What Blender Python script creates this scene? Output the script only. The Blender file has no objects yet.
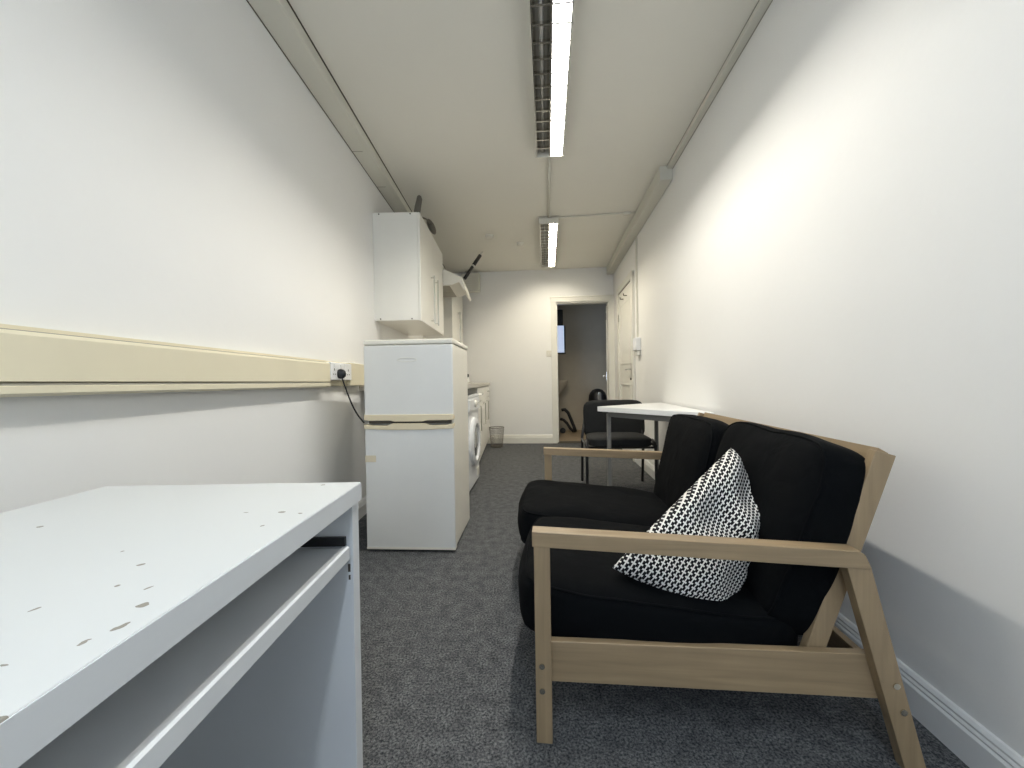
import bpy, bmesh, math, random
from mathutils import Vector, Matrix, noise
random.seed(4)
S = bpy.context.scene
C = S.collection
rad = math.radians
ROOM = rad(5.1)                      # the right-hand wall runs 5.1 degrees off the viewing axis
CEIL = 2.65

# ------------------------------------------------------------------ materials
def mat(name, col, rough=.6, metal=0, emit=None, es=0, spec=.5, bump=0, bscale=60, var=0, vscale=6, coat=0):
    m = bpy.data.materials.new(name); m.use_nodes = True
    nt = m.node_tree; b = nt.nodes['Principled BSDF']
    b.inputs['Base Color'].default_value = (*col, 1)
    b.inputs['Roughness'].default_value = rough
    b.inputs['Metallic'].default_value = metal
    b.inputs['Specular IOR Level'].default_value = spec
    b.inputs['Coat Weight'].default_value = coat
    if emit:
        b.inputs['Emission Color'].default_value = (*emit, 1); b.inputs['Emission Strength'].default_value = es
    tc = nt.nodes.new('ShaderNodeTexCoord')
    if var:
        n = nt.nodes.new('ShaderNodeTexNoise'); n.inputs['Scale'].default_value = vscale; n.inputs['Detail'].default_value = 5
        r = nt.nodes.new('ShaderNodeValToRGB')
        r.color_ramp.elements[0].position = .3; r.color_ramp.elements[1].position = .7
        r.color_ramp.elements[0].color = (*[c*(1-var) for c in col], 1)
        r.color_ramp.elements[1].color = (*[min(1, c*(1+var)) for c in col], 1)
        nt.links.new(tc.outputs['Object'], n.inputs['Vector']); nt.links.new(n.outputs['Fac'], r.inputs['Fac'])
        nt.links.new(r.outputs['Color'], b.inputs['Base Color'])
    if bump:
        n = nt.nodes.new('ShaderNodeTexNoise'); n.inputs['Scale'].default_value = bscale; n.inputs['Detail'].default_value = 4
        bp = nt.nodes.new('ShaderNodeBump'); bp.inputs['Strength'].default_value = bump; bp.inputs['Distance'].default_value = .01
        nt.links.new(tc.outputs['Object'], n.inputs['Vector']); nt.links.new(n.outputs['Fac'], bp.inputs['Height'])
        nt.links.new(bp.outputs['Normal'], b.inputs['Normal'])
    return m

WALL = mat('wall_paint', (.86, .86, .845), .75, bump=.06, bscale=25, var=.012, vscale=1.5)
CEILM = mat('ceiling_paint', (.80, .785, .72), .85, bump=.05, bscale=20, var=.015, vscale=1.2)
TRIM = mat('trim_gloss', (.80, .79, .73), .38)
GREYTRIM = mat('skirting_paint', (.78, .79, .79), .4)
CREAM = mat('cream_plastic', (.78, .72, .54), .42, var=.03, vscale=3)
WTRUNK = mat('painted_trunking', (.70, .69, .62), .5)
SOCKET = mat('socket_white', (.86, .87, .88), .3)
DARK = mat('black_plastic', (.012, .013, .015), .4)
SEAM = mat('seam_dark', (.07, .06, .045), .7)
KITCH = mat('cabinet_white', (.83, .82, .77), .3, var=.01)
KEDGE = mat('cabinet_edge', (.74, .73, .67), .4)
STEEL = mat('brushed_steel', (.55, .54, .5), .3, 1)
CHROME = mat('chrome', (.8, .8, .8), .12, 1)
FDOOR = mat('fridge_door', (.765, .765, .74), .32, var=.02, vscale=4)
FSIDE = mat('fridge_side', (.80, .775, .69), .4, var=.02, vscale=5)
SEAM2 = mat('seam_grey', (.36, .34, .28), .7)
FCREAM = mat('fridge_cream', (.76, .665, .47), .4, var=.03, vscale=5)
WM = mat('washer_white', (.82, .84, .86), .25)
GLASS = mat('dark_glass', (.09, .1, .11), .08, coat=.5)
WORK = mat('worktop', (.52, .49, .43), .35, var=.15, vscale=60)
DESKW = mat('desk_side_white', (.73, .76, .79), .42, var=.015, vscale=8)
GREYMET = mat('grey_metal', (.19, .19, .185), .42, .2)
TABLEW = mat('table_white', (.86, .87, .86), .28)
SEATF = mat('chair_fabric', (.006, .007, .008), .85, bump=.3, bscale=300)
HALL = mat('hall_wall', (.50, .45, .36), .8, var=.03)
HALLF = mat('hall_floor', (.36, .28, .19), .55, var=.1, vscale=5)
GREYISH = mat('grey_utensil', (.13, .118, .095), .5, var=.15, vscale=30)
MIRROR = mat('louvre_metal', (.75, .73, .68), .16, 1)
LOUV = mat('louvre_lit', (.88, .88, .86), .25, .15)  # whiter copy of the louvre metal, tube brightness put into its colour
FIXB = mat('fixture_body', (.72, .70, .63), .45)
TUBEOFF = mat('tube_unlit', (.50, .49, .46), .25)
TUBEON = mat('tube_lit', (1, 1, 1), .5, emit=(1, .97, .9), es=13)
HOOD = mat('hood_white', (.82, .80, .73), .35)
FILT = mat('hood_filter', (.36, .34, .29), .5, .4)
TAPE = mat('masking_tape', (.70, .62, .46), .7)
SKYPANE = mat('hall_window_daylight', (.7, .8, .95), .3, emit=(.62, .74, 1), es=.5)
CERAM = mat('ceramic', (.55, .50, .42), .25)
BOLT = mat('bolt_steel', (.7, .66, .56), .25, 1)

def mesh_mat():
    m = mat('wire_mesh', (.20, .18, .15), .5, .5)
    return m
WIRE = mesh_mat()

def wood_mat(name, axis, base=(.335, .245, .145)):
    m = mat(name, base, .42)
    nt = m.node_tree; b = nt.nodes['Principled BSDF']
    tc = nt.nodes.new('ShaderNodeTexCoord'); mp = nt.nodes.new('ShaderNodeMapping')
    sc = [38, 38, 38]; sc[axis] = 2.2; mp.inputs['Scale'].default_value = sc
    n = nt.nodes.new('ShaderNodeTexNoise'); n.inputs['Scale'].default_value = 1.6; n.inputs['Detail'].default_value = 6; n.inputs['Distortion'].default_value = .6
    r = nt.nodes.new('ShaderNodeValToRGB'); r.color_ramp.elements[0].position = .25; r.color_ramp.elements[1].position = .75
    r.color_ramp.elements[0].color = (*[c*.80 for c in base], 1); r.color_ramp.elements[1].color = (*[c*1.14 for c in base], 1)
    n2 = nt.nodes.new('ShaderNodeTexNoise'); n2.inputs['Scale'].default_value = 9; n2.inputs['Detail'].default_value = 2
    mx = nt.nodes.new('ShaderNodeMix'); mx.data_type = 'RGBA'; mx.blend_type = 'MULTIPLY'; mx.inputs[0].default_value = .35
    r2 = nt.nodes.new('ShaderNodeValToRGB'); r2.color_ramp.elements[0].color = (.7, .68, .64, 1); r2.color_ramp.elements[1].color = (1.1, 1.1, 1.1, 1)
    L = nt.links.new
    L(tc.outputs['Object'], mp.inputs['Vector']); L(mp.outputs['Vector'], n.inputs['Vector']); L(n.outputs['Fac'], r.inputs['Fac'])
    L(tc.outputs['Object'], n2.inputs['Vector']); L(n2.outputs['Fac'], r2.inputs['Fac'])
    L(r.outputs['Color'], mx.inputs[6]); L(r2.outputs['Color'], mx.inputs[7]); L(mx.outputs[2], b.inputs['Base Color'])
    return m
WOODX = wood_mat('birch_along_side', 0); WOODY = wood_mat('birch_along_length', 1); WOODZ = wood_mat('birch_upright', 2)

def carpet_mat():
    m = mat('carpet', (.07, .075, .085), .95, spec=.1)
    nt = m.node_tree; b = nt.nodes['Principled BSDF']; L = nt.links.new
    tc = nt.nodes.new('ShaderNodeTexCoord')
    n = nt.nodes.new('ShaderNodeTexNoise'); n.inputs['Scale'].default_value = 145; n.inputs['Detail'].default_value = 5; n.inputs['Roughness'].default_value = .75
    r = nt.nodes.new('ShaderNodeValToRGB'); r.color_ramp.elements[0].position = .40; r.color_ramp.elements[1].position = .66
    r.color_ramp.elements[0].color = (.030, .034, .040, 1); r.color_ramp.elements[1].color = (.225, .228, .235, 1)
    n2 = nt.nodes.new('ShaderNodeTexNoise'); n2.inputs['Scale'].default_value = 22; n2.inputs['Detail'].default_value = 5
    r2 = nt.nodes.new('ShaderNodeValToRGB'); r2.color_ramp.elements[0].position = .3; r2.color_ramp.elements[1].position = .7; r2.color_ramp.elements[0].color = (.72, .72, .72, 1); r2.color_ramp.elements[1].color = (1.25, 1.25, 1.22, 1)
    mx = nt.nodes.new('ShaderNodeMix'); mx.data_type = 'RGBA'; mx.blend_type = 'MULTIPLY'; mx.inputs[0].default_value = 1
    bp = nt.nodes.new('ShaderNodeBump'); bp.inputs['Strength'].default_value = .6; bp.inputs['Distance'].default_value = .006
    L(tc.outputs['Object'], n.inputs['Vector']); L(n.outputs['Fac'], r.inputs['Fac'])
    L(tc.outputs['Object'], n2.inputs['Vector']); L(n2.outputs['Fac'], r2.inputs['Fac'])
    L(r.outputs['Color'], mx.inputs[6]); L(r2.outputs['Color'], mx.inputs[7]); L(mx.outputs[2], b.inputs['Base Color'])
    L(n.outputs['Fac'], bp.inputs['Height']); L(bp.outputs['Normal'], b.inputs['Normal'])
    return m
CARPET = carpet_mat()

def cushion_mat():
    m = mat('black_cotton', (.0028, .0034, .0042), .9, spec=.08)
    nt = m.node_tree; b = nt.nodes['Principled BSDF']; L = nt.links.new
    tc = nt.nodes.new('ShaderNodeTexCoord')
    n = nt.nodes.new('ShaderNodeTexNoise'); n.inputs['Scale'].default_value = 7; n.inputs['Detail'].default_value = 6; n.inputs['Distortion'].default_value = 1.2
    bp = nt.nodes.new('ShaderNodeBump'); bp.inputs['Strength'].default_value = .3; bp.inputs['Distance'].default_value = .02
    L(tc.outputs['Object'], n.inputs['Vector']); L(n.outputs['Fac'], bp.inputs['Height']); L(bp.outputs['Normal'], b.inputs['Normal'])
    return m
COTTON = cushion_mat()

def desk_top_mat(marks):
    """white laminate with brown chips where the surface has been knocked; marks in object coordinates"""
    m = mat('chipped_laminate', (.70, .72, .72), .38)
    nt = m.node_tree; b = nt.nodes['Principled BSDF']; L = nt.links.new
    tc = nt.nodes.new('ShaderNodeTexCoord')
    nz = nt.nodes.new('ShaderNodeTexNoise'); nz.inputs['Scale'].default_value = 90; nz.inputs['Detail'].default_value = 3
    sub = nt.nodes.new('ShaderNodeVectorMath'); sub.operation = 'SUBTRACT'; sub.inputs[1].default_value = (.5, .5, .5)
    sc = nt.nodes.new('ShaderNodeVectorMath'); sc.operation = 'SCALE'; sc.inputs['Scale'].default_value = .007
    ad = nt.nodes.new('ShaderNodeVectorMath'); ad.operation = 'ADD'
    L(tc.outputs['Object'], nz.inputs['Vector']); L(nz.outputs['Color'], sub.inputs[0]); L(sub.outputs[0], sc.inputs[0])
    L(tc.outputs['Object'], ad.inputs[0]); L(sc.outputs[0], ad.inputs[1])
    prev = None
    for (x, y, ang, a, bb) in marks:
        mp = nt.nodes.new('ShaderNodeMapping'); mp.vector_type = 'TEXTURE'
        mp.inputs['Location'].default_value = (x, y, 0); mp.inputs['Rotation'].default_value = (0, 0, ang); mp.inputs['Scale'].default_value = (a, bb, 1000)
        ln = nt.nodes.new('ShaderNodeVectorMath'); ln.operation = 'LENGTH'
        lt = nt.nodes.new('ShaderNodeMath'); lt.operation = 'LESS_THAN'; lt.inputs[1].default_value = 1
        L(ad.outputs[0], mp.inputs['Vector']); L(mp.outputs[0], ln.inputs[0]); L(ln.outputs['Value'], lt.inputs[0])
        if prev is None: prev = lt
        else:
            mxm = nt.nodes.new('ShaderNodeMath'); mxm.operation = 'MAXIMUM'
            L(prev.outputs[0], mxm.inputs[0]); L(lt.outputs[0], mxm.inputs[1]); prev = mxm
    mx = nt.nodes.new('ShaderNodeMix'); mx.data_type = 'RGBA'
    mx.inputs[6].default_value = (.70, .72, .72, 1); mx.inputs[7].default_value = (.27, .25, .21, 1)
    L(prev.outputs[0], mx.inputs[0]); L(mx.outputs[2], b.inputs['Base Color'])
    return m

def pillow_mat():
    m = mat('black_white_weave', (.8, .8, .8), .85, spec=.2)
    nt = m.node_tree; b = nt.nodes['Principled BSDF']; L = nt.links.new
    uv = nt.nodes.new('ShaderNodeTexCoord'); sx = nt.nodes.new('ShaderNodeSeparateXYZ')
    L(uv.outputs['UV'], sx.inputs[0])
    def M(op, a, c=None):
        n = nt.nodes.new('ShaderNodeMath'); n.operation = op
        for i, v in enumerate((a, c)):
            if v is None: continue
            if isinstance(v, (int, float)): n.inputs[i].default_value = v
            else: L(v, n.inputs[i])
        return n.outputs[0]
    X = M('MULTIPLY', sx.outputs[0], 46.0); Y = M('MULTIPLY', sx.outputs[1], 66.0)
    col = M('FLOOR', X); half = M('MULTIPLY', M('MODULO', col, 2.0), .5)
    fx = M('ABSOLUTE', M('SUBTRACT', M('FRACT', X), .5)); fy = M('ABSOLUTE', M('SUBTRACT', M('FRACT', M('ADD', Y, half)), .5))
    stem = M('LESS_THAN', fx, .11)
    arm = M('MULTIPLY', M('LESS_THAN', fx, .42), M('LESS_THAN', fy, .16))
    w = M('MAXIMUM', stem, arm)
    mx = nt.nodes.new('ShaderNodeMix'); mx.data_type = 'RGBA'
    mx.inputs[6].default_value = (.009, .009, .011, 1); mx.inputs[7].default_value = (.80, .79, .75, 1)
    L(w, mx.inputs[0]); L(mx.outputs[2], b.inputs['Base Color'])
    return m
PILLOW = pillow_mat()

# ------------------------------------------------------------------ mesh helpers
class B:
    def __init__(s): s.bm = bmesh.new()
    def box(s, x0, x1, y0, y1, z0, z1):
        vs = [s.bm.verts.new(p) for p in ((x0,y0,z0),(x1,y0,z0),(x1,y1,z0),(x0,y1,z0),(x0,y0,z1),(x1,y0,z1),(x1,y1,z1),(x0,y1,z1))]
        for f in ((0,3,2,1),(4,5,6,7),(0,1,5,4),(1,2,6,5),(2,3,7,6),(3,0,4,7)): s.bm.faces.new([vs[i] for i in f])
        return s
    def prism(s, poly, a, b, axis):
        """poly in the two other axes (cyclic order kept), extruded from a to b along axis 0/1/2"""
        def P(p, t):
            q = list(p); q.insert(axis, t); return q
        lo = [s.bm.verts.new(P(p, a)) for p in poly]; hi = [s.bm.verts.new(P(p, b)) for p in poly]
        n = len(poly); s.bm.faces.new(lo[::-1]); s.bm.faces.new(hi)
        for i in range(n): s.bm.faces.new([lo[i], lo[(i+1) % n], hi[(i+1) % n], hi[i]])
        return s
    def tube(s, pts, r, seg=10, cap=True):
        pts = [Vector(p) for p in pts]; rings = []
        rs = r if isinstance(r, (list, tuple)) else [r]*len(pts)
        prev = None
        for i, p in enumerate(pts):
            d = (pts[min(i+1, len(pts)-1)] - pts[max(i-1, 0)]).normalized()
            if prev is None:
                a = d.orthogonal().normalized()
            else:
                a = (prev - d*prev.dot(d)).normalized()
            prev = a; c = d.cross(a)
            rings.append([s.bm.verts.new(p + rs[i]*(math.cos(t)*a + math.sin(t)*c)) for t in [2*math.pi*k/seg for k in range(seg)]])
        for A, Bq in zip(rings, rings[1:]):
            for k in range(seg): s.bm.faces.new([A[k], A[(k+1) % seg], Bq[(k+1) % seg], Bq[k]])
        if cap: s.bm.faces.new(rings[0][::-1]); s.bm.faces.new(rings[-1])
        return s
    def lathe(s, prof, o=(0,0,0), axis='Z', seg=32):
        rings = []
        for r, h in prof:
            ring = []
            for k in range(seg):
                t = 2*math.pi*k/seg; a, c = r*math.cos(t), r*math.sin(t)
                p = {'Z': (a, c, h), 'X': (h, a, c), 'Y': (c, h, a)}[axis]
                ring.append(s.bm.verts.new(Vector(p) + Vector(o)))
            rings.append(ring)
        for A, Bq in zip(rings, rings[1:]):
            for k in range(seg): s.bm.faces.new([A[k], A[(k+1) % seg], Bq[(k+1) % seg], Bq[k]])
        if prof[0][0] > 1e-5: s.bm.faces.new(rings[0][::-1])
        if prof[-1][0] > 1e-5: s.bm.faces.new(rings[-1])
        return s
    def xf(s, m): s.bm.transform(m); return s

def obj(name, b, m, parent=None, bevel=0, smooth=False, seg=2, label=None):
    bmesh.ops.remove_doubles(b.bm, verts=b.bm.verts, dist=1e-6)
    bmesh.ops.recalc_face_normals(b.bm, faces=b.bm.faces)
    me = bpy.data.meshes.new(name); b.bm.to_mesh(me); b.bm.free()
    me.materials.append(m)
    o = bpy.data.objects.new(name, me); C.objects.link(o)
    if parent: o.parent = parent
    if smooth:
        for p in me.polygons: p.use_smooth = True
    if bevel:
        md = o.modifiers.new('bevel', 'BEVEL'); md.width = bevel; md.segments = seg; md.limit_method = 'ANGLE'; md.angle_limit = rad(40)
    if label: o['label'] = label
    return o
def autosmooth(o, ang=40):
    for p in o.data.polygons: p.use_smooth = True
    o.data.set_sharp_from_angle(angle=rad(ang))
    return o
def thing(name, label, cat, loc=(0,0,0), rz=0, group=None):
    o = bpy.data.objects.new(name, None); o.empty_display_size = .1; C.objects.link(o)
    o.location = loc; o.rotation_euler = (0, 0, rz); o['label'] = label; o['category'] = cat
    if group: o['group'] = group
    return o
def tag(o, label, cat, group=None):
    o['label'] = label; o['category'] = cat
    if group: o['group'] = group
    return o
def struct(name, b, m, bevel=0, room=False, parent=None, label=None):
    o = obj(name, b, m, parent, bevel)
    if parent is None: o['kind'] = 'structure'
    if room: o.location = (1.025, 0, 0); o.rotation_euler = (0, 0, -ROOM)
    if label: o['label'] = label
    return o
def RW(xr, yr, z=0):                 # room-frame point -> world (xr = 0 on the right wall, yr along it)
    return (1.025 + xr*math.cos(ROOM) + yr*math.sin(ROOM), -xr*math.sin(ROOM) + yr*math.cos(ROOM), z)

YF = 5.893        # far wall, room frame
YN = -1.75        # wall behind the camera
XL = -1.10        # left wall, world
# ------------------------------------------------------------------ shell
struct('floor', B().box(-1.4, 2.2, -2.2, 6.1, -.1, 0), CARPET)
b = B(); struct('ceiling', b.box(-1.4, 2.4, -2.2, 6.4, CEIL, CEIL+.1), CEILM)
struct('wall_left', B().box(XL-.12, XL, -2.2, 6.4, 0, CEIL), WALL)
struct('wall_right', B().box(0, .12, -2.2, YF+.1, 0, CEIL), WALL, room=True)
# far wall with doorway (opening xr -.832 .. -.068 , height 2.13)
OX0, OX1, OH = -.868, -.068, 2.145
b = B().box(-3.1, OX0, YF, YF+.12, 0, CEIL).box(OX1, .3, YF, YF+.12, 0, CEIL).box(OX0, OX1, YF, YF+.12, OH, CEIL)
struct('wall_far', b, WALL, room=True)
# wall behind the camera with window
b = B().box(-1.3, -.95, YN-.15, YN, 0, CEIL).box(.15, 1.1, YN-.15, YN, 0, CEIL).box(-.95, .15, YN-.15, YN, 0, .95).box(-.95, .15, YN-.15, YN, 2.35, CEIL)
struct('wall_near', b, WALL)
b = B().box(-.95, .15, YN-.12, YN-.07, .95, 1.0).box(-.95, .15, YN-.12, YN-.07, 2.3, 2.35).box(-.95, -.9, YN-.12, YN-.07, 1, 2.3).box(.1, .15, YN-.12, YN-.07, 1, 2.3).box(-.42, -.38, YN-.12, YN-.07, 1, 2.3)
struct('window_1', b, TRIM)

# skirting
prof = [(0,0),(.018,0),(.018,.078),(.013,.084),(.015,.09),(.011,.097),(.012,.103),(.006,.112),(0,.114)]
struct('baseboard_right', B().prism([(-x, z) for x, z in prof], -1.7, 4.55, 1), GREYTRIM, room=True)
struct('baseboard_left', B().prism([(XL+x, z) for x, z in prof], -1.7, 5.9, 1), GREYTRIM)
b = B().prism([(YF-x*1.2, z*1.15) for x, z in prof], -2.9, OX0-.075, 0)
struct('baseboard_far', b, TRIM, room=True)
# door casing of the doorway
b = B().box(OX0-.075, OX0, YF-.02, YF, 0, OH+.07).box(OX1, OX1+.068, YF-.02, YF, 0, OH+.07).box(OX0-.075, OX1+.068, YF-.022, YF, OH, OH+.075)
b.box(OX0-.09, OX1+.068, YF-.03, YF, OH+.065, OH+.085)
b.box(OX0, OX0+.02, YF, YF+.12, 0, OH).box(OX1-.02, OX1, YF, YF+.12, 0, OH).box(OX0, OX1, YF, YF+.12, OH-.02, OH)
struct('trim_1', b, TRIM, bevel=.004, room=True)
struct('trim_2', B().box(OX0, OX1, YF-.005, YF+.12, 0, .012), SEAM, bevel=.003, room=True)   # dark threshold strip

# open door leaf into the hall
d1 = struct('door_1', B().box(0, .04, 0, .72, .01, 2.09), TRIM)
p = RW(OX1-.03, YF+.13); d1.location = p; d1.rotation_euler = (0, 0, rad(-13.5))
obj('door_handle', B().tube([(0,.64,1.02),(-.05,.64,1.02),(-.055,.55,1.02)], .009).box(-.006, 0, .62, .66, .95, 1.09), CHROME, d1)
for z in (.3, 1.88): obj('hinge', B().box(-.006, .0, -.012, .03, z, z+.1), DARK, d1)

# hall beyond
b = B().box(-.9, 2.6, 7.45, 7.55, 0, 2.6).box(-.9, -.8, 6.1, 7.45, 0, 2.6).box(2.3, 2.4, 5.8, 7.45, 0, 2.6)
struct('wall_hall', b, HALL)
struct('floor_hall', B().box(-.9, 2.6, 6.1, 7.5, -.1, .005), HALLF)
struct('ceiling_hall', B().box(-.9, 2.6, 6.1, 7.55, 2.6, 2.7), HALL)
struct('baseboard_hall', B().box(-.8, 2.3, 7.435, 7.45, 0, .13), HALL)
w2 = struct('window_2', B().box(.50, 1.03, 7.425, 7.45, 1.46, 1.49).box(.50, .53, 7.425, 7.45, 1.49, 2.0).box(1.005, 1.03, 7.425, 7.45, 1.49, 2.0), DARK)
obj('pane', B().box(.53, 1.005, 7.435, 7.45, 1.49, 2.0), SKYPANE, w2)
tag(obj('rolled_blind', B().box(.50, .985, 7.40, 7.45, 2.0, 2.30), DARK, bevel=.01), 'dark rolled blind above the small bright window in the hall', 'blind')

# right wall door (closed) with frame
D0, D1, DH = 4.60, 5.42, 2.13
d2 = struct('door_2', B().box(-.012, .0, D0, D1, .01, DH), TRIM, room=True)
obj('panel_moulding', B().box(-.018, -.012, D0+.1, D1-.1, .2, .22).box(-.018, -.012, D0+.1, D1-.1, .88, .9).box(-.018, -.012, D0+.1, D0+.12, .22, .88).box(-.018, -.012, D1-.12, D1-.1, .22, .88)
    .box(-.018, -.012, D0+.1, D1-.1, 1.15, 1.17).box(-.018, -.012, D0+.1, D1-.1, 1.93, 1.95).box(-.018, -.012, D0+.1, D0+.12, 1.17, 1.93).box(-.018, -.012, D1-.12, D1-.1, 1.17, 1.93), TRIM, d2)
obj('gap_shade', B().box(-.0135, -.011, D0-.004, D0+.006, 0, DH).box(-.0135, -.011, D0, D1, DH-.007, DH+.003), SEAM, d2)  # dark strips standing in for the shade between leaf and frame
obj('door_handle', B().box(-.02, -.012, D0+.04, D0+.075, 1.0, 1.14).tube([(-.012, D0+.058, 1.075), (-.06, D0+.058, 1.075), (-.062, D0+.17, 1.075)], .009), STEEL, d2, label='brass-grey lever handle')
obj('lock', B().tube([(-.012, D0+.058, .96), (-.03, D0+.058, .96)], .014), SEAM, d2)
for yy in (D0+.28, D0+.5): obj('coat_hook', B().tube([(-.012, yy, 2.0), (-.05, yy, 2.0), (-.055, yy, 2.025)], .006), SEAM, d2)
for z in (.35, 1.75): obj('hinge', B().tube([(-.02, D1+.002, z), (-.02, D1+.002, z+.1)], .008), STEEL, d2)
b = B().box(-.03, 0, D0-.085, D0-.005, 0, DH+.08).box(-.03, 0, D1+.004, D1+.08, 0, DH+.08).box(-.03, 0, D0-.085, D1+.08, DH+.003, DH+.08)
struct('trim_3', b, TRIM, bevel=.004, room=True)

# ------------------------------------------------------------------ trunking, conduits
t = thing('cable_trunking', 'wide flat painted trunking where left wall meets the ceiling', 'trunking', (XL, 0, 0))
obj('cover', B().box(0, .132, -1.74, 5.8, CEIL-.064, CEIL), WTRUNK, t, bevel=.004)
obj('edge_seam', B().box(0.0, .0035, -1.74, 5.8, CEIL-.068, CEIL-.064).box(.132, .138, -1.74, 5.8, CEIL-.004, CEIL), SEAM, t)
for y in (2.75, 3.25): obj('joint', B().box(.0, .075, y, y+.006, CEIL-.0655, CEIL-.064), SEAM2, t)

t = thing('dado_trunking', 'long cream dado trunking running along left wall above the desk', 'trunking', (XL, 0, 0))
def dado(y0, y1):
    return B().prism([(0,.962),(.044,.962),(.06,.967),(.06,1.066),(.053,1.075),(.034,1.077),(.034,1.088),(0,1.09)], y0, y1, 1)
o = obj('upper_cover', dado(-1.74, 2.235), CREAM, t)
obj('lower_cover', B().prism([(0,.934),(.044,.934),(.06,.941),(.06,.956),(.056,.958),(0,.958)], -1.74, 2.235, 1), CREAM, t)
obj('groove', B().box(0, .056, -1.74, 2.235, .957, .963).box(.0, .036, -1.74, 2.235, 1.075, 1.079), SEAM2, t)
obj('end_cover', B().box(0, .055, 2.53, 2.78, .94, 1.088), CREAM, t, bevel=.004)
obj('end_cover', B().box(0, .03, 2.235, 2.53, .94, 1.088), CREAM, t, bevel=.004)
s = thing('wall_socket', 'white double socket plate on the cream trunking with black plug in it', 'socket', (XL+.03, 2.24, 1.027))
obj('plate', B().box(0, .034, 0, .175, -.052, .052), SOCKET, s, bevel=.005)
for y in (.04, .125):
    obj('pin_holes', B().box(.034, .035, y-.004, y+.004, .004, .016).box(.034, .035, y-.016, y-.008, -.02, -.014).box(.034, .035, y+.008, y+.016, -.02, -.014), SEAM, s)
    obj('switch', B().box(.034, .039, y-.009, y+.009, .024, .042), SOCKET, s, bevel=.001)
s = thing('wall_socket', 'white single socket plate on the trunking, next to the fridge', 'socket', (XL+.03, 2.42, 1.027))
obj('plate', B().box(0, .034, 0, .105, -.052, .052), SOCKET, s, bevel=.005)
obj('pin_holes', B().box(.034, .035, .048, .056, .004, .016).box(.034, .035, .034, .042, -.02, -.014).box(.034, .035, .062, .07, -.02, -.014), SEAM, s)
s = thing('power_plug', 'black mains plug with cable in the white socket beside fridge', 'plug', (XL+.064, 2.33, 1.012))
o = obj('plug_body', B().lathe([(.001,0),(.024,0),(.027,.012),(.024,.03),(.015,.042),(.001,.045)], (0,0,0), 'X', 20), DARK, s, smooth=True); o.scale = (1, .7, 1.1)
pts = []
for k in range(21):
    q = k/20; pts.append((.02+.11*q, .05*q, -.02-.28*q-.04*math.sin(q*math.pi)))
obj('cable', B().tube(pts, .0048, 8), DARK, s, smooth=True)

t = thing('pipe_boxing', 'white box trunking along ceiling above the right wall door', 'boxing', (1.025,0,0), -ROOM)
obj('cover', B().box(-.10, 0, 3.12, YF, CEIL-.115, CEIL), WTRUNK, t, bevel=.006)
t = thing('mini_trunking', 'slim trunking along the right wall top towards the viewer', 'trunking', (1.025,0,0), -ROOM)
obj('cover', B().box(-.042, 0, -1.7, 3.12, CEIL-.03, CEIL), WTRUNK, t, bevel=.003)
obj('edge_seam', B().box(-.045, -.042, -1.7, 3.12, CEIL-.003, CEIL).box(-.003, 0, -1.7, 3.12, CEIL-.034, CEIL-.03), SEAM2, t)
o = tag(obj('conduit', B().box(-.018, 0, 4.34, 4.365, 1.42, CEIL-.115), WTRUNK, bevel=.002), 'thin vertical conduit dropping to the switch box beside the right door', 'conduit')
o.location = (1.025,0,0); o.rotation_euler = (0,0,-ROOM)
s = thing('isolator_switch', 'white switch box on right wall below the thin conduit', 'switch', RW(0, 4.24, 1.30), -ROOM)
obj('box', B().box(-.055, 0, 0, .14, -.03, .11), SOCKET, s, bevel=.006)
obj('lower_cap', B().box(-.04, 0, .02, .12, -.085, -.03), KEDGE, s, bevel=.004)
obj('side_box', B().box(-.03, 0, .14, .19, -.02, .03), SOCKET, s, bevel=.004)
o = tag(obj('conduit', B().tube([(-.975, 2.765, CEIL-.012), (-.975, 3.95, CEIL-.012)], .011, 12), WTRUNK, smooth=True), 'round ceiling conduit linking the two light fittings', 'conduit')
o.location = (1.025,0,0); o.rotation_euler = (0,0,-ROOM)
o = tag(obj('conduit', B().tube([(-.90, 3.99, CEIL-.01), (-.10, 3.96, CEIL-.01)], .009, 12).box(-.22, -.15, 3.945, 3.98, CEIL-.03, CEIL), WTRUNK), 'thin conduit crossing the ceiling from far light to the right boxing', 'conduit')
o.location = (1.025,0,0); o.rotation_euler = (0,0,-ROOM)

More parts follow.
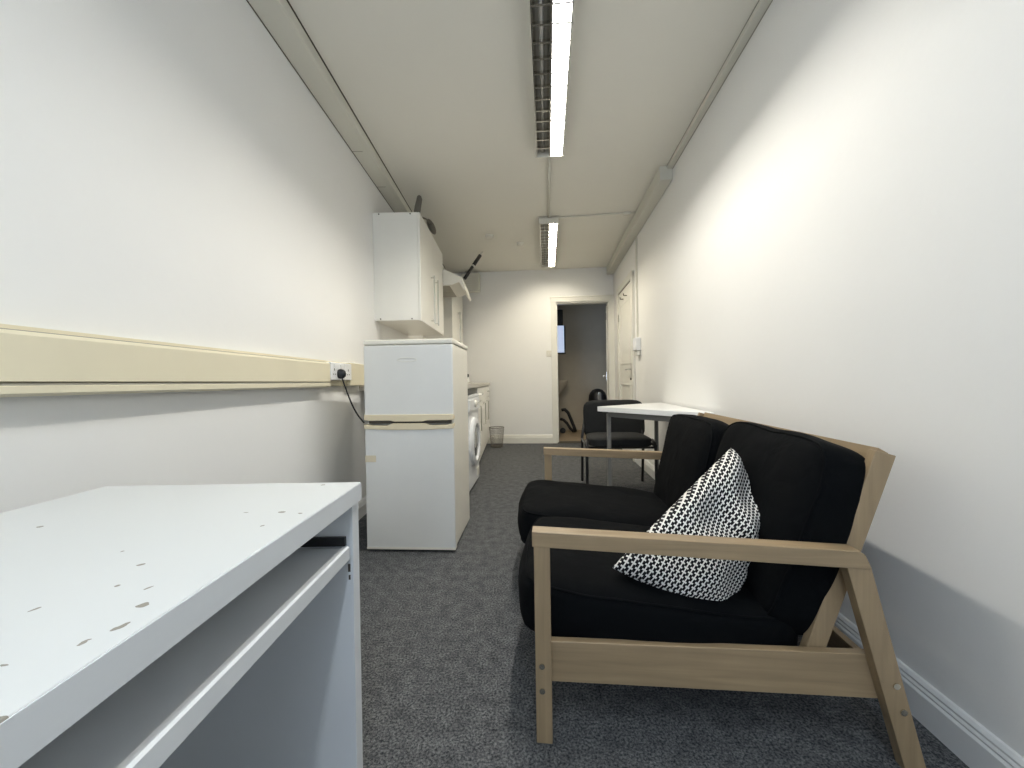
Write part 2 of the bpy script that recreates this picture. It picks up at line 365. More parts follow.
# ------------------------------------------------------------------ ceiling lights
LAMPS = []
def fixture(y0, y1, label, power, col=(1, .90, .71)):
    L = y1 - y0; W = .20; D = .075; z0 = CEIL - D
    f = thing('ceiling_light', label, 'light', RW(-1.075, y0, z0), -ROOM, None)
    obj('housing', B().box(0, W, 0, L, .052, D).box(0, .006, 0, L, 0, .052).box(W-.006, W, 0, L, 0, .052), FIXB, f, bevel=.002)
    for yy in (0, L-.012): obj('end_cap', B().box(-.004, W+.004, yy, yy+.012, -.004, D), FIXB, f, bevel=.003)
    for ch in (0, 1):
        x0 = .008 + ch*.094; x1 = x0 + .09; xc = (x0+x1)/2
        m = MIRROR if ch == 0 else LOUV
        n = int(L/.095)
        r = B()
        # curved side reflectors
        r.prism([(x0, 0), (x0+.004, 0), (x0+.007, .02), (x0+.018, .045), (x0+.016, .05), (x0, .05)], .012, L-.012, 1)
        r.prism([(x1, 0), (x1-.004, 0), (x1-.007, .02), (x1-.018, .045), (x1-.016, .05), (x1, .05)], .012, L-.012, 1)
        obj('side_reflector', r, m, f)
        for k in range(1, n):
            lv = B()
            yy = .012 + (L-.024)*k/n
            lv.prism([(yy-.005, 0.001), (yy+.005, 0.001), (yy+.001, .019), (yy-.001, .019)], x0+.004, x1-.004, 0)
            obj('louvre_blade', lv, m, f)
        obj('tube', B().tube([(xc, .03, .036), (xc, L-.03, .036)], .0115, 12), TUBEON if ch else TUBEOFF, f, smooth=True, label='lit fluorescent tube' if ch else 'unlit fluorescent tube')
        if ch:
            ld = bpy.data.lights.new('tube_light', 'AREA'); ld.shape = 'RECTANGLE'; ld.size = .03; ld.size_y = L-.08
            ld.energy = power; ld.color = col
            lo = bpy.data.objects.new('tube_light', ld); C.objects.link(lo); lo.parent = f; lo.location = (xc, L/2, .0225)
            LAMPS.append(lo)
    return f
fixture(1.22, 2.765, 'long louvred fluorescent ceiling light nearest the viewer', 27, (1, .95, .86))
fixture(-1.51, .03, 'louvred fluorescent ceiling light above and behind the viewpoint', 15, (.80, .90, 1))
fixture(3.95, 5.50, 'louvred fluorescent ceiling light at the far end by the doorway', 24)
o = tag(obj('hanging_bracket', B().box(-1.09, -.86, 5.53, 5.55, CEIL-.02, CEIL).box(-1.10, -.85, 5.53, 5.56, CEIL-.045, CEIL-.038).tube([(-.975, 5.54, CEIL-.04), (-.975, 5.54, CEIL-.08)], .006), WTRUNK), 'small bracket on the ceiling just past the far light fitting', 'bracket')
o.location = (1.025,0,0); o.rotation_euler = (0,0,-ROOM)

def detector(loc, label, r):
    s = thing('smoke_detector', label, 'detector', loc)
    obj('base', B().lathe([(r,0),(r,-.012),(r*.9,-.014)], seg=28), KEDGE, s, smooth=False)
    autosmooth(obj('cover', B().lathe([(r*.85,-.013),(r*.8,-.03),(r*.55,-.04),(0.0005,-.042)], seg=28), FIXB, s))
detector((-.235, 4.55, CEIL), 'round smoke detector on ceiling above the kitchen units', .055)
detector((.125, 4.8, CEIL), 'round smoke detector on ceiling left of far light fitting', .045)

# light switch on far wall
s = thing('light_switch', 'white light switch on far wall left of the doorway', 'switch', RW(-.975, YF, 1.37), -ROOM)
obj('plate', B().box(-.045, .045, -.014, 0, -.045, .045), FIXB, s, bevel=.003)
obj('rocker', B().box(-.028, -.008, -.018, -.012, -.018, .018), KEDGE, s, bevel=.002)
obj('rocker', B().box(.008, .028, -.018, -.012, -.018, .018), KEDGE, s, bevel=.002)

# fan grille on far wall
s = thing('extractor_vent', 'square vent box high on far wall behind the cooker hood', 'vent', (-.60, 6.03, 2.47), -ROOM)
obj('casing', B().box(-.14, .14, -.10, 0, -.14, .14), WTRUNK, s, bevel=.01)
b = B()
for k in range(6): b.box(-.11, .02, -.106, -.10, -.11+k*.035, -.10+k*.035)
obj('grille', b, KEDGE, s)

# ------------------------------------------------------------------ desk
DX0, DX1, DY0, DY1 = -.915, -.343, -.38, .875
desk = thing('desk', 'white desk with chipped top and pull-out shelf, nearest thing on the left', 'desk', (DX0, DY0, 0))
W_, L_ = DX1-DX0, DY1-DY0
marks_w = [(-0.377, 0.393, 1.11, 0.0022, 0.004), (-0.364, 0.358, 1.25, 0.0032, 0.0027), (-0.465, 0.483, 0.46, 0.0022, 0.0027), (-0.442, 0.432, 0.0, 0.001, 0.0018), (-0.374, 0.335, 0.79, 0.0014, 0.0027), (-0.375, 0.339, 0.79, 0.0014, 0.0014), (-0.758, 0.621, 0.0, 0.002, 0.0036), (-0.48, 0.389, 0.0, 0.001, 0.0036), (-0.403, 0.675, 0.0, 0.003, 0.004), (-0.466, 0.676, 0.0, 0.002, 0.0018), (-0.367, 0.667, 0.0, 0.002, 0.0027), (-0.402, 0.427, 1.11, 0.0022, 0.0014), (-0.528, 0.523, 0.0, 0.001, 0.0018), (-0.336, 0.323, 1.11, 0.0022, 0.0014), (-0.418, 0.854, 0.46, 0.0022, 0.0036), (-0.396, 0.611, 0.0, 0.001, 0.0027), (-0.342, 0.258, 0.0, 0.0, 0.0027), (-0.409, 0.31, 0.0, 0.002, 0.0011), (-0.336, 0.39, 1.25, 0.0032, 0.0009)]
TOPM = desk_top_mat([(x-DX0, y-DY0, a, p_*2.2, q_*1.15) for x, y, a, p_, q_ in marks_w])
obj('desk_top', B().box(0, W_, 0, L_, .69, .73), TOPM, desk, bevel=.0015)
obj('front_edging', B().box(W_, W_+.0012, .001, L_-.001, .6915, .7285), DESKW, desk)
for y in (0.0, L_-.035): obj('side_panel', B().box(.0, W_-.006, y, y+.034, 0, .69), DESKW, desk, bevel=.001)
obj('back_panel', B().box(.04, .056, .034, L_-.035, .25, .69), DESKW, desk)
sh = obj('keyboard_shelf', B().box(.06, W_-.028, .042, L_-.043, .583, .599), DESKW, desk)
obj('lip', B().prism([(W_-.028,.574),(W_-.012,.574),(W_-.010,.576),(W_-.010,.602),(W_-.014,.6045),(W_-.024,.603),(W_-.028,.599)], .042, L_-.043, 1), DESKW, sh)
for y in (.034, L_-.043):
    obj('runner', B().box(.10, W_-.02, y, y+.008, .603, .622), DARK, desk, label='black metal shelf runner')
obj('screw_hole', B().box(W_-.017, W_-.012, L_-.0358, L_-.0345, .545, .562).box(W_-.016, W_-.012, L_-.0358, L_-.0345, .528, .538), SEAM, desk)

# ------------------------------------------------------------------ fridge freezer
fr = thing('fridge_freezer', 'small white two-door fridge freezer with cream trim standing on the carpet', 'fridge', (-.836, 2.203, 0), rad(-3.6))
FW, FD, FH = .508, .49, 1.197
obj('body', B().box(.004, FW-.004, .045, FD, .018, FH-.028), FSIDE, fr, bevel=.006)
obj('top_lid', B().box(-.002, FW+.002, .0, FD+.004, FH-.028, FH), FSIDE, fr, bevel=.008, seg=3)
ZS = .735
d = obj('freezer_door', B().box(0, FW, 0, .042, ZS+.035, FH-.033), FDOOR, fr, bevel=.006, seg=3)
obj('door_edge', B().box(-.001, .006, .008, .044, ZS+.03, FH-.032).box(0, FW, .008, .044, FH-.036, FH-.030).box(FW-.006, FW+.001, .008, .044, ZS+.03, FH-.032), FSIDE, d, bevel=.002)
obj('handle_trim', B().prism([(0,ZS+.04),(0,ZS+.01),(.03,ZS+.006),(.15,ZS+.006),(.175,ZS+.0),(FW-.175,ZS+.0),(FW-.15,ZS+.006),(FW-.03,ZS+.006),(FW,ZS+.01),(FW,ZS+.04)], -.008, .04, 1), FCREAM, d, bevel=.003, label='cream handle strip')
b = B(); pts = [( .25+.055*math.cos(2*math.pi*k/28), -.001, FH-.115+.011*math.sin(2*math.pi*k/28)) for k in range(29)]
obj('badge', b.tube(pts, .0022, 6), KEDGE, d, smooth=True, label='small oval badge')
d = obj('fridge_door', B().box(0, FW, 0, .042, .022, ZS-.035), FDOOR, fr, bevel=.006, seg=3)
obj('door_edge', B().box(-.001, .006, .008, .044, .03, ZS-.03).box(FW-.006, FW+.001, .008, .044, .03, ZS-.03).box(0, FW, -.001, .044, .014, .028), FSIDE, d, bevel=.002)
obj('handle_trim', B().prism([(0,ZS-.04),(0,ZS-.014),(.03,ZS-.02),(.13,ZS-.022),(.16,ZS-.010),(FW-.16,ZS-.010),(FW-.13,ZS-.022),(FW-.03,ZS-.02),(FW,ZS-.014),(FW,ZS-.04),(FW-.15,ZS-.046),(.15,ZS-.046)], -.008, .04, 1), FCREAM, d, bevel=.003, label='cream handle strip')
obj('tape_patch', B().box(.0, .062, -.0015, 0, .508, .545), TAPE, d, label='strip of yellowed tape')
obj('grip_recess', B().box(.02, FW-.02, .012, .046, ZS-.012, ZS+.006), SEAM, fr)
for x, y in ((.03,.06),(FW-.03,.06),(.03,FD-.04),(FW-.03,FD-.04)): obj('foot', B().lathe([(.018,0),(.018,.008),(.01,.01),(.01,.02)], (x,y,0), seg=14), DARK, fr)
obj('kick_shadow_strip', B().box(.01, FW-.01, .06, .07, .006, .018), DARK, fr)  # black strip put in as the shade beneath the fridge

# ------------------------------------------------------------------ washing machine
wm = thing('washing_machine', 'white front-loading washing machine under the worktop behind the fridge', 'washing machine', (-.362-.55, 3.24, 0), rad(-4))
# front face is local +x at x=.55
obj('body', B().box(0, .54, 0, .60, .03, .838), WM, wm, bevel=.008)
obj('top_panel', B().box(-.005, .548, -.002, .602, .815, .84), WM, wm, bevel=.005)
obj('control_panel', B().prism([(.54,.70),(.556,.70),(.548,.81),(.54,.81)], .004, .596, 1), WM, wm, bevel=.003)
# prism axis 1 gives (x,z) ordering
o = obj('dial', B().lathe([(.034,0),(.030,.018),(.001,.020)], (.55,.33,.757), 'X', 24), KEDGE, wm)
for k in range(3): obj('button', B().lathe([(.009,0),(.008,.008),(.001,.009)], (.551,.42+.045*k,.757), 'X', 12), KEDGE, wm)
obj('detergent_drawer', B().box(.548, .560, .02, .20, .712, .80), WM, wm, bevel=.004)
autosmooth(obj('door_ring', B().lathe([(.215,0),(.213,.022),(.195,.034),(.165,.034),(.150,.018),(.150,.004)], (.54,.30,.42), 'X', 40), WM, wm))
autosmooth(obj('porthole_glass', B().lathe([(.150,.0),(.150,.014),(.12,.026),(.06,.018),(.001,.016)], (.54,.30,.42), 'X', 36), GLASS, wm), 60)
obj('door_catch', B().box(.565, .58, .47, .50, .38, .46), KEDGE, wm, bevel=.004)
obj('filter_flap', B().box(.54, .546, .44, .56, .07, .15), KEDGE, wm, bevel=.002)
obj('plinth', B().box(.02, .50, .02, .58, .0, .03), DARK, wm)

# worktop and base units
KX = -.350
w = thing('worktop', 'speckled beige kitchen worktop along left wall above the washing machine', 'worktop', (XL, 2.80, .90))
obj('slab', B().box(0, KX+.015-XL, 0, 3.2, 0, .04), WORK, w, bevel=.006)
obj('upstand', B().box(0, .012, 0, 3.2, .04, .09), WORK, w, bevel=.003)
def base_unit(y0, y1, label, hy, drawer=True):
    u = thing('base_cabinet', label, 'cabinet', (XL, y0, 0))
    F = KX - XL; wd = y1 - y0
    obj('carcass', B().box(.02, F-.022, .001, wd-.001, .12, .895), KITCH, u)
    obj('plinth', B().box(F-.08, F-.065, 0, wd, 0, .12), KEDGE, u)
    d = obj('door', B().box(F-.02, F, .003, wd-.003, .125, .735 if drawer else .89), KITCH, u, bevel=.002)
    obj('handle', B().tube([(F, hy, .45), (F+.03, hy, .45), (F+.03, hy, .70), (F, hy, .70)], .006, 8), STEEL, d)
    if drawer:
        d = obj('drawer_front', B().box(F-.02, F, .003, wd-.003, .742, .89), KITCH, u, bevel=.002)
        obj('handle', B().tube([(F, wd/2-.08, .82), (F+.03, wd/2-.08, .82), (F+.03, wd/2+.08, .82), (F, wd/2+.08, .82)], .006, 8), STEEL, d)
base_unit(3.95, 4.55, 'white base cabinet right after the washing machine', .06)
base_unit(4.55, 5.15, 'white base cabinet in the middle of the far run, long handle', .10, False)
base_unit(5.15, 5.95, 'white base cabinet at the far wall beside the wire bin', .06)
# worktop items
s = thing('pump_bottle', 'small black-topped bottle standing on the worktop by the fridge', 'bottle', (-.395, 3.42, .94))
obj('bottle_body', B().lathe([(.02,0),(.022,.01),(.022,.035),(.01,.045)], seg=16), KEDGE, s, smooth=True)
obj('pump_top', B().lathe([(.007,.045),(.007,.055),(.019,.057),(.019,.08),(.001,.086)], seg=16), DARK, s)
s = thing('hob', 'flat cooker hob set into worktop under the hood', 'hob', (-.95, 4.12, .94))
obj('hob_plate', B().box(0, .48, 0, .56, 0, .012), STEEL, s, bevel=.004)
for x in (.13, .35):
    for y in (.15, .41): obj('burner', B().lathe([(.07,.012),(.065,.022),(.001,.024)], (x,y,0), seg=20), DARK, s)

# ------------------------------------------------------------------ wall cabinets
def handle_v(x, y, z0, z1): return B().tube([(x, y, z0+.02), (x+.032, y, z0+.02)], .005, 8).tube([(x, y, z1-.02), (x+.032, y, z1-.02)], .005, 8).tube([(x+.032, y, z0), (x+.032, y, z1)], .0065, 10)
def wall_unit(y0, y1, z0, z1, F, label, doors, hs, screws=False, hl=.43):
    u = thing('wall_cabinet', label, 'cabinet', (XL, y0, z0))
    wd = y1-y0; h = z1-z0; T = .016
    b = B().box(.001, F-.02, 0, T, 0, h).box(.001, F-.02, wd-T, wd, 0, h).box(.001, F-.02, T, wd-T, .0, T).box(.001, F-.02, T, wd-T, h-T, h).box(.001, .006, T, wd-T, T, h-T)
    obj('carcass', b, KITCH, u)
    for (a, c), hy in zip(doors, hs):
        d = obj('door', B().box(F-.018, F, a, c, -.004, h), KITCH, u, bevel=.003)
        obj('handle', handle_v(F, hy, .035, .035+hl), STEEL, d)
    if screws:
        for x in (.05, F-.075):
            for z in (.012, h-.012): obj('screw_cap', B().lathe([(.006,0),(.006,.002)], (x, -.002, z), 'Y', 10), SEAM, u)
wall_unit(3.145, 4.18, 1.458, 2.325, .378, 'large white double wall cabinet above the fridge', [(0,.515),(.52,1.035)], [.40,.57], True)
wall_unit(4.86, 5.93, 1.458, 2.24, .37, 'white wall cabinet past the cooker hood near the far wall', [(0,.53),(.535,1.07)], [.495,.575])

# cooker hood
h = thing('cooker_hood', 'white sloping cooker hood between the two wall cabinets', 'cooker hood', (XL, 4.20, 0))
obj('canopy', B().prism([(.001,2.0),(.47,2.0),(.55,2.03),(.56,2.09),(.38,2.175),(.001,2.175)], 0, .62, 1), HOOD, h, bevel=.006)
for q in (.04, .32): obj('filter', B().box(.06, .44, q, q+.26, 1.994, 2.0), FILT, h, bevel=.002)
obj('visor', B().prism([(.535,2.055),(.56,2.095),(.575,2.09),(.612,1.972),(.609,1.95),(.59,1.95)], .0, .62, 1), HOOD, h, bevel=.005)
s = thing('black_tube', 'black tube with a white ring leaning from hood up to the ceiling', 'tube', (-.566, 4.84, 2.235))
A = Vector((0, 0, 0)); E_ = Vector((.215, .17, .385)); dd = E_ - A
obj('lower_section', B().tube([A, A+dd*.44], .021, 14), DARK, s, smooth=True)
obj('upper_section', B().tube([A+dd*.48, A+dd*.86], .023, 14), DARK, s, smooth=True)
obj('ring', B().tube([A+dd*.43, A+dd*.49], .0225, 14), KEDGE, s, smooth=True, label='pale ring')
obj('tip', B().tube([A+dd*.86, A+dd*1.0], .012, 12), KEDGE, s, smooth=True, label='pale end fitting')

# utensils on top of the wall cabinet
s = thing('ladle', 'grey ladle with a rounded bowl lying tilted on the wall cabinet top edge', 'utensil', (-.735, 3.66, 2.335))
b = B(); bmesh.ops.create_uvsphere(b.bm, u_segments=24, v_segments=14, radius=1)
b.xf(Matrix.Translation((.0, .02, .085)) @ Matrix.Rotation(rad(-25), 4, 'Y') @ Matrix.Rotation(rad(-20), 4, 'X') @ Matrix.Diagonal((.032, .070, .078, 1)))
obj('bowl', b, GREYISH, s, smooth=True)
obj('handle', B().tube([(-.0, -.03, .09), (-.01, -.15, .085), (-.03, -.34, .03)], .007, 8), GREYISH, s, smooth=True)
s = thing('spatula', 'flat grey spatula standing up at the front corner of wall cabinet', 'utensil', (-.782, 3.27, 2.327))
M_ = Matrix.Rotation(rad(9), 4, 'Y')
obj('blade', B().prism([(-.028,0),(.022,0),(.030,.06),(.03,.165),(.018,.19),(0,.198),(-.014,.185),(-.022,.11)], -.006, .006, 1).xf(M_), GREYISH, s, bevel=.003, seg=2)
obj('handle', B().tube([(0,.0,.02),(-.03,.12,.010),(-.06,.26,.010)], .007, 8), GREYISH, s, smooth=True)

# ------------------------------------------------------------------ wire bin
s = thing('wire_bin', 'small round wire mesh bin on carpet by the far skirting', 'bin', (-.235, 5.70, 0))
b = B(); R0, R1, HB = .085, .108, .285
for k in range(36):
    for sg in (1, -1):
        pts = []
        for j in range(7):
            q = j/6; a = 2*math.pi*k/36 + sg*q*.9; r = R0+(R1-R0)*q; pts.append((r*math.cos(a), r*math.sin(a), .006+q*(HB-.01)))
        b.tube(pts, .0013, 4, False)
obj('mesh_wall', b, WIRE, s)
ring = lambda r, z, t: B().tube([(r*math.cos(2*math.pi*k/32), r*math.sin(2*math.pi*k/32), z) for k in range(33)], t, 6)
obj('rim', ring(R1, HB, .005), WIRE, s, smooth=True); obj('base', B().lathe([(.001,0),(R0,0),(R0+.002,.02),(R0-.004,.02),(R0-.006,.006),(.001,.006)], seg=32), WIRE, s)

# ------------------------------------------------------------------ hall things
s = thing('dome_bin', 'black dome-topped bin with silver flap seen through the doorway', 'bin', (1.565, 7.15, .005))
autosmooth(obj('bin_body', B().lathe([(.14,0),(.16,.02),(.16,.56),(.001,.56)], seg=32), DARK, s))
autosmooth(obj('dome_lid', B().lathe([(.165,.56),(.165,.60),(.158,.66),(.135,.72),(.09,.77),(.04,.79),(.001,.795)], seg=32), DARK, s), 60)
obj('flap', B().prism([(-.035,.57),(.035,.57),(.035,.70),(.02,.735),(-.02,.735),(-.035,.70)], -.168, -.12, 1), CHROME, s, bevel=.012, seg=3, label='silver push flap')
s = thing('folded_trolley', 'black bent-tube folding trolley on hall floor behind the doorway edge', 'trolley', (1.0, 7.0, .005))
obj('frame', B().tube([(-.12,0,.42),(-.06,0,.43),(.0,0,.37),(.05,0,.25),(.10,0,.12),(.13,0,.03)], .03, 10), DARK, s, smooth=True)
obj('frame', B().tube([(-.14,.03,.26),(-.08,.03,.24),(-.02,.03,.18),(.04,.03,.08),(.10,.03,.03)], .026, 10), DARK, s, smooth=True)
obj('wheel', B().lathe([(.001,-.012),(.05,-.012),(.05,.012),(.001,.012)], (-.10,0,.052), 'Y', 20), DARK, s)
s = thing('wash_basin', 'beige wall basin below the bright hall window', 'basin', (.845, 7.45, .71))
autosmooth(obj('bowl', B().lathe([(.001,0),(.06,.0),(.10,.05),(.17,.17),(.19,.22),(.19,.25),(.175,.25),(.15,.19),(.001,.10)], (0,-.19,0), seg=30), CERAM, s))
obj('waste_pipe', B().tube([(0,-.19,.01),(0,-.19,-.12),(0,-.02,-.14)], .018, 10), KEDGE, s, smooth=True)

# ------------------------------------------------------------------ table + chair
tb = thing('side_table', 'white-topped table with grey metal legs against the right wall behind sofa', 'table', (.66, 3.03, 0))
poly = [(0,0), (.505,-.70), (.545,-.70), (.655,.40), (.60,.40)]
obj('table_top', B().prism(poly, .708, .746, 2), TABLEW, tb, bevel=.003)
def leg(x, y): return B().box(x-.014, x+.014, y-.014, y+.014, 0, .69)
for x, y in ((.085,-.01),(.48,-.60),(.58,.335)): obj('leg', leg(x, y), GREYMET, tb, bevel=.003)
def rail(p, q, z0, z1, t=.011):
    d = Vector((q[0]-p[0], q[1]-p[1])).normalized(); n = Vector((-d.y, d.x))*t
    return B().prism([(p[0]+n.x,p[1]+n.y),(q[0]+n.x,q[1]+n.y),(q[0]-n.x,q[1]-n.y),(p[0]-n.x,p[1]-n.y)], z0, z1, 2)
for p, q in (((.085,-.01),(.48,-.60)),((.085,-.01),(.58,.335)),((.48,-.60),(.58,.335))): obj('rail', rail(p, q, .668, .708), GREYMET, tb)

ch = thing('stacking_chair', 'black upholstered visitor chair facing the viewer behind the white table', 'chair', (.885, 3.17, 0), -ROOM)
def slab(w, d, h, n=10, r=.35, crown=.0):
    b = B(); bmesh.ops.create_cube(b.bm, size=2); bmesh.ops.subdivide_edges(b.bm, edges=b.bm.edges, cuts=n, use_grid_fill=True)
    for v in b.bm.verts:
        x, y, z = v.co
        k = (abs(x)**6+abs(y)**6)**(1/6) ; m_ = max(abs(x), abs(y))
        f = m_/k if k > 0 else 1
        x *= f; y *= f
        e = 1 - r*(max(0, m_-.72)/.28)**2
        v.co = (x*w/2, y*d/2, z*h/2*e + crown*(1-x*x)*(1-y*y))
    return b
o = obj('seat', slab(.51, .44, .08, crown=.008), SEATF, ch, smooth=True); o.location = (0, .21, .435)
o = obj('backrest', slab(.56, .36, .05, crown=.01), SEATF, ch, smooth=True); o.location = (.02, .50, .583); o.rotation_euler = (rad(82), 0, 0)
for sx in (-1, 1):
    x = sx*.278
    obj('leg', B().tube([(x, .02, 0), (x, .03, .37), (x*.99, .05, .425), (x*.98, .12, .443)], .0125, 12), DARK, ch, smooth=True)
    obj('leg', B().tube([(x, .50, 0), (x, .46, .30), (x, .46, .42), (x*.9, .50, .58)], .0125, 12), DARK, ch, smooth=True)
    obj('side_tube', B().tube([(x, .03, .405), (x, .46, .405)], .011, 10), DARK, ch, smooth=True)
obj('cross_bar', B().tube([(-.27,.06,.39),(.27,.06,.39)], .010, 10), DARK, ch, smooth=True)

# ------------------------------------------------------------------ sofa
SA = rad(6.0)
sf = thing('sofa', 'black two-seat sofa with a pale birch frame on the carpet by the right wall', 'sofa', (.05, 1.018, 0), -SA)
SL = 1.32
def side(v0, mir):
    """v0 = outer plane, frame 45 mm thick; mir=+1 thickness goes inward (+v)"""
    T = .030*mir; a, c = sorted((v0, v0+T))
    pr = lambda poly: B().prism(poly, a, c, 1)
    fp = obj('front_post', pr([(0,0),(.042,0),(.042,.519),(0,.519)]), WOODZ, sf, bevel=.002)
    ah = .06; a2, c2 = sorted((v0-.002*mir, v0+.042*mir))
    obj('armrest', B().prism([(-.004,.517),(.812,.485),(.797,.520),(.785,.529),(-.004,.557)], a2, c2, 1), WOODX, sf, bevel=.002)
    rl = obj('rear_leg', pr([(.756,.492),(.811,.489),(.930,0),(.882,0)]), WOODZ, sf, bevel=.002)
    b0, b1 = sorted((v0+.030*mir, v0+.052*mir))
    obj('side_rail', B().prism([(.0,.142),(.878,.152),(.852,.261),(.0,.250)], b0, b1, 1), WOODX, sf, bevel=.002)
    for (u, z) in ((.017,.204),(.017,.139)): obj('bolt', B().lathe([(.0075,0),(.0075,.003),(.004,.003),(.003,.001)], (0,0,0), 'Y', 14).xf(Matrix.Translation((u, v0-.003*mir if mir > 0 else v0, z))), BOLT, fp)
    for (u, z) in ((.862,.208),(.877,.146)): obj('bolt', B().lathe([(.0075,0),(.0075,.003),(.004,.003),(.003,.001)], (0,0,0), 'Y', 14).xf(Matrix.Translation((u, v0-.003*mir if mir > 0 else v0+.003, z))), BOLT, rl)
    d0, d1 = sorted((v0+.056*mir, v0+.080*mir))
    obj('back_post', B().prism([(.675,.19),(.722,.19),(.912,.748),(.865,.762)], d0, d1, 1), WOODZ, sf, bevel=.002)
side(0, 1); side(SL, -1)
obj('back_rail', B().prism([(.868,.700),(.893,.692),(.914,.750),(.889,.765)], .0805, SL-.0805, 1), WOODY, sf, bevel=.002)
obj('back_rail', B().prism([(.78,.40),(.80,.395),(.822,.455),(.802,.462)], .081, SL-.081, 1), WOODY, sf, bevel=.002)
obj('back_rail', B().prism([(.735,.25),(.755,.25),(.785,.34),(.765,.34)], .081, SL-.081, 1), WOODY, sf, bevel=.002)
obj('rear_beam', B().prism([(.846,.16),(.866,.16),(.846,.24),(.826,.24)], .053, SL-.053, 1), WOODY, sf, bevel=.002)
obj('front_beam', B().box(.045, .067, .053, SL-.053, .17, .235), WOODY, sf, bevel=.002)
b = B()
for k in range(9):
    u = .09 + k*.068; z = .195 - .055*k/9
    b.box(u, u+.045, .053, SL-.053, z-.012, z)
obj('seat_slats', b, WOODY, sf)

def cushion(name, su, sv, st, M, seed, crown=.03, bulge=.02, flop=0, par=sf, edge=.55, wr=.008):
    """su x sv footprint, st thick at the seam, crowned faces, boxed edge with two piped seams"""
    b = B(); bmesh.ops.create_cube(b.bm, size=2); bmesh.ops.subdivide_edges(b.bm, edges=b.bm.edges, cuts=17, use_grid_fill=True)
    def f(x, y, z, d=True):
        k = (abs(x)**8+abs(y)**8)**(1/8); mm = max(abs(x), abs(y)); g = mm/k if k > 0 else 1
        X, Y = x*g, y*g
        q = abs(z)
        inset = .018*(max(0, q-.6)/.4)**2*mm**6
        px = X*(su/2-inset) + (bulge*(1-Y*Y)*(1-z*z)*math.copysign(1, X) if abs(x) > .999 else 0)
        py = Y*(sv/2-inset) + (bulge*.6*(1-X*X)*(1-z*z)*math.copysign(1, Y) if abs(y) > .999 else 0)
        pz = z*(st/2) + z*crown*((1-X**4)*(1-Y**4))**.7*2*.6
        P = Vector((px, py, pz))
        if d:
            nn = noise.noise_vector(P*6 + Vector((seed*3.1, seed, 0)))*wr*1.3 + noise.noise_vector(P*15 + Vector((seed, 7, 0)))*wr*.6
            P += nn
        P.z += flop*(X*X) * (-1)
        return P
    for v in b.bm.verts: v.co = f(*v.co)
    b.xf(M)
    o = obj(name, b, COTTON, par, smooth=True)
    md = o.modifiers.new('sub', 'SUBSURF'); md.levels = 1; md.render_levels = 1
    pb = B()
    for zz in (.86, -.86):
        loop = []
        N = 18
        for side_ in range(4):
            for k in range(N):
                t_ = -1 + 2*k/N
                x, y = ((t_, -1), (1, t_), (-t_, 1), (-1, -t_))[side_]
                P = f(x, y, zz); P.x *= 1.0; loop.append(M @ P)
        loop.append(loop[0]); pb.tube(loop, .004, 6, False)
    obj('piping', pb, COTTON, o, smooth=True)
    return o
# seat cushions: tilt down to the back
tilt = math.atan2(.06, .62)
for i, v0 in enumerate((.36, .96)):
    M = Matrix.Translation((.338 if i == 0 else .278, v0, .272)) @ Matrix.Rotation(tilt, 4, 'Y')
    cushion('seat_cushion', .765, .60, .155, M, 2+i, crown=.022, bulge=.022, flop=.0, wr=.006)
lean = math.atan2(.19, .555)
for i, v0 in enumerate((.36, .962)):
    if i: lean = math.atan2(.13, .57)
    M = Matrix.Translation((.722 if i else .742, v0+.01*i, .494 if i else .512)) @ Matrix.Rotation(-(math.pi/2-lean), 4, 'Y') 
    M = M @ Matrix.Translation((0, 0, 0))
    cushion('back_cushion', .53, .603, .13, M, 8+i, crown=.020, bulge=.012, wr=.006)

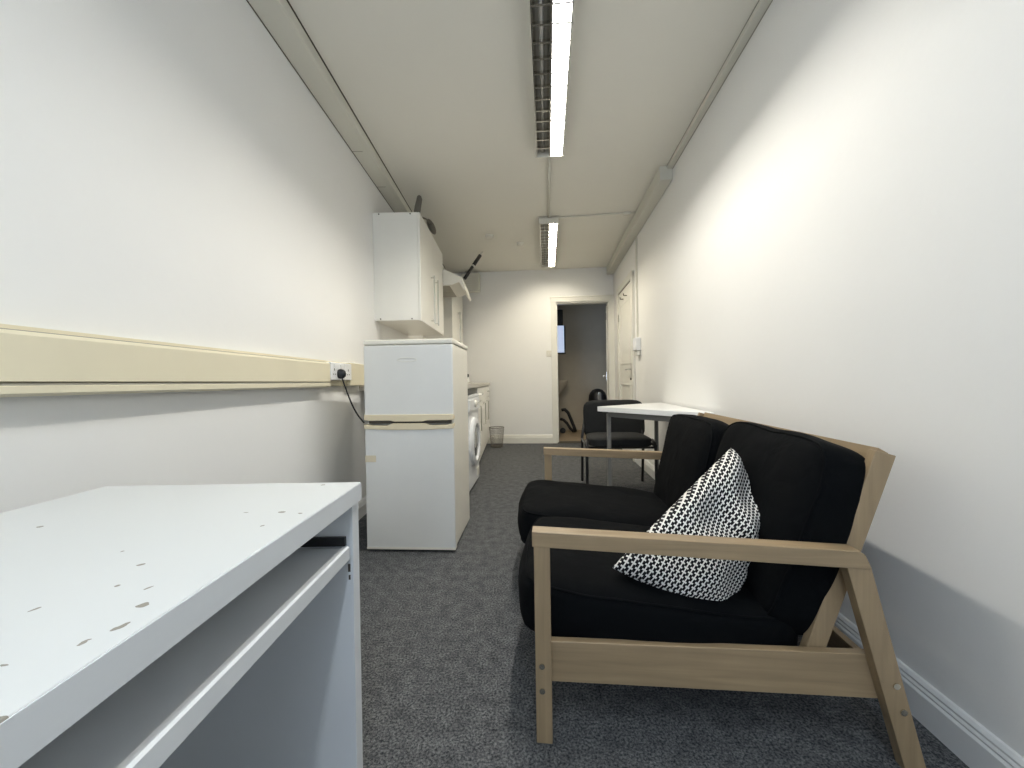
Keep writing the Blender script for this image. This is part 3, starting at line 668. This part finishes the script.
# ------------------------------------------------------------------ scatter cushion (rests on the seat, leans on the back cushion)
def pillow():
    T = Vector((.755, 1.345, .715)); Lc = Vector((.275, 1.125, .405)); Bc = Vector((.58, 1.08, .28)); R_ = Vector((.80, 1.22, .50))
    base = Bc.copy()
    n = 40; b = B(); uvl = b.bm.loops.layers.uv.new('UVMap')
    nrm = ((Lc-T).cross(R_-T)).normalized()
    if nrm.y > 0: nrm = -nrm
    def P(s, t, sd):
        # s: T->R / L->B ; t: T->L / R->B
        p = (1-s)*(1-t)*T + (1-s)*t*Lc + s*(1-t)*R_ + s*t*Bc
        a, c = 2*s-1, 2*t-1
        # pull the edge midpoints in (soft corners), round out the lower right
        pull = .06*(a*a*(1-c*c) + c*c*(1-a*a))
        cen = (T+Lc+Bc+R_)/4
        sm = lambda q: max(0, min(1, q))**2*(3-2*max(0, min(1, q)))
        k_ = sm((s-.3)/.4)*sm((t-.15)/.4); pull *= (1-k_)*(-.4) + k_*(-.85)
        p = p + (cen-p)*pull
        body = ((1-a**4)*(1-c**4))**.6
        th = .075*body
        fold = .018*math.sin(9*(s*.9+t*.35)+.5)*body + .012*math.sin(16*(t-s*.55)+1)*body
        crease = -.042*math.exp(-((t-.42-.25*(s-.5))/.05)**2)*max(0, min(1, (s-.25)*2.2))*body if sd > 0 else 0
        w = noise.noise(Vector((s*5, t*5, sd)))*.012*body
        return p + nrm*sd*(th + (fold + w if sd > 0 else 0) + crease)
    V = {}
    for sd in (1, -1):
        for i in range(n+1):
            for j in range(n+1):
                edge = i in (0, n) or j in (0, n)
                if sd == -1 and edge: V[(sd,i,j)] = V[(1,i,j)]
                else: V[(sd,i,j)] = b.bm.verts.new(P(i/n, j/n, sd) - base)
    for sd in (1, -1):
        for i in range(n):
            for j in range(n):
                ids = [(i,j),(i+1,j),(i+1,j+1),(i,j+1)]
                fc = b.bm.faces.new([V[(sd,)+q] for q in ids])
                for lp, q in zip(fc.loops, ids): lp[uvl].uv = (.38*q[0]/n-.17*q[1]/n+.3+.16*(q[0]/n)**2*(q[1]/n), .56*q[1]/n-.06*q[0]/n+.1)
    o = obj('scatter_cushion', b, PILLOW, smooth=True); o.location = base
    md = o.modifiers.new('sub', 'SUBSURF'); md.levels = 1; md.render_levels = 1
    return tag(o, 'crumpled black and white patterned cushion lying on the black sofa', 'cushion')
pillow()

# ------------------------------------------------------------------ light, world, camera
w = bpy.data.worlds.new('World'); S.world = w; w.use_nodes = True
nt = w.node_tree; bg = nt.nodes['Background']; bg.inputs[0].default_value = (.60, .75, 1, 1); bg.inputs[1].default_value = 1.2
ld = bpy.data.lights.new('window_daylight', 'AREA'); ld.shape = 'RECTANGLE'; ld.size = 1.0; ld.size_y = 1.3; ld.energy = 15; ld.color = (.72, .84, 1)
lo = bpy.data.objects.new('window_daylight', ld); C.objects.link(lo); lo.location = (-.4, YN-.2, 1.65); lo.rotation_euler = (rad(90), 0, 0)

cd = bpy.data.cameras.new('camera'); cd.sensor_width = 36; cd.lens = 390/1024*36; cd.clip_start = .02
cam = bpy.data.objects.new('camera', cd); C.objects.link(cam)
cam.matrix_world = Matrix.Translation((0, 0, .95)) @ Matrix.Rotation(rad(90-.35), 4, 'X') @ Matrix.Rotation(rad(-.9), 4, 'Z')
S.camera = cam
S.cycles.caustics_reflective = False; S.cycles.caustics_refractive = False
vs = S.view_settings; vs.view_transform = 'Standard'; vs.look = 'None'; vs.gamma = 1; vs.use_curve_mapping = False; vs.exposure = .43
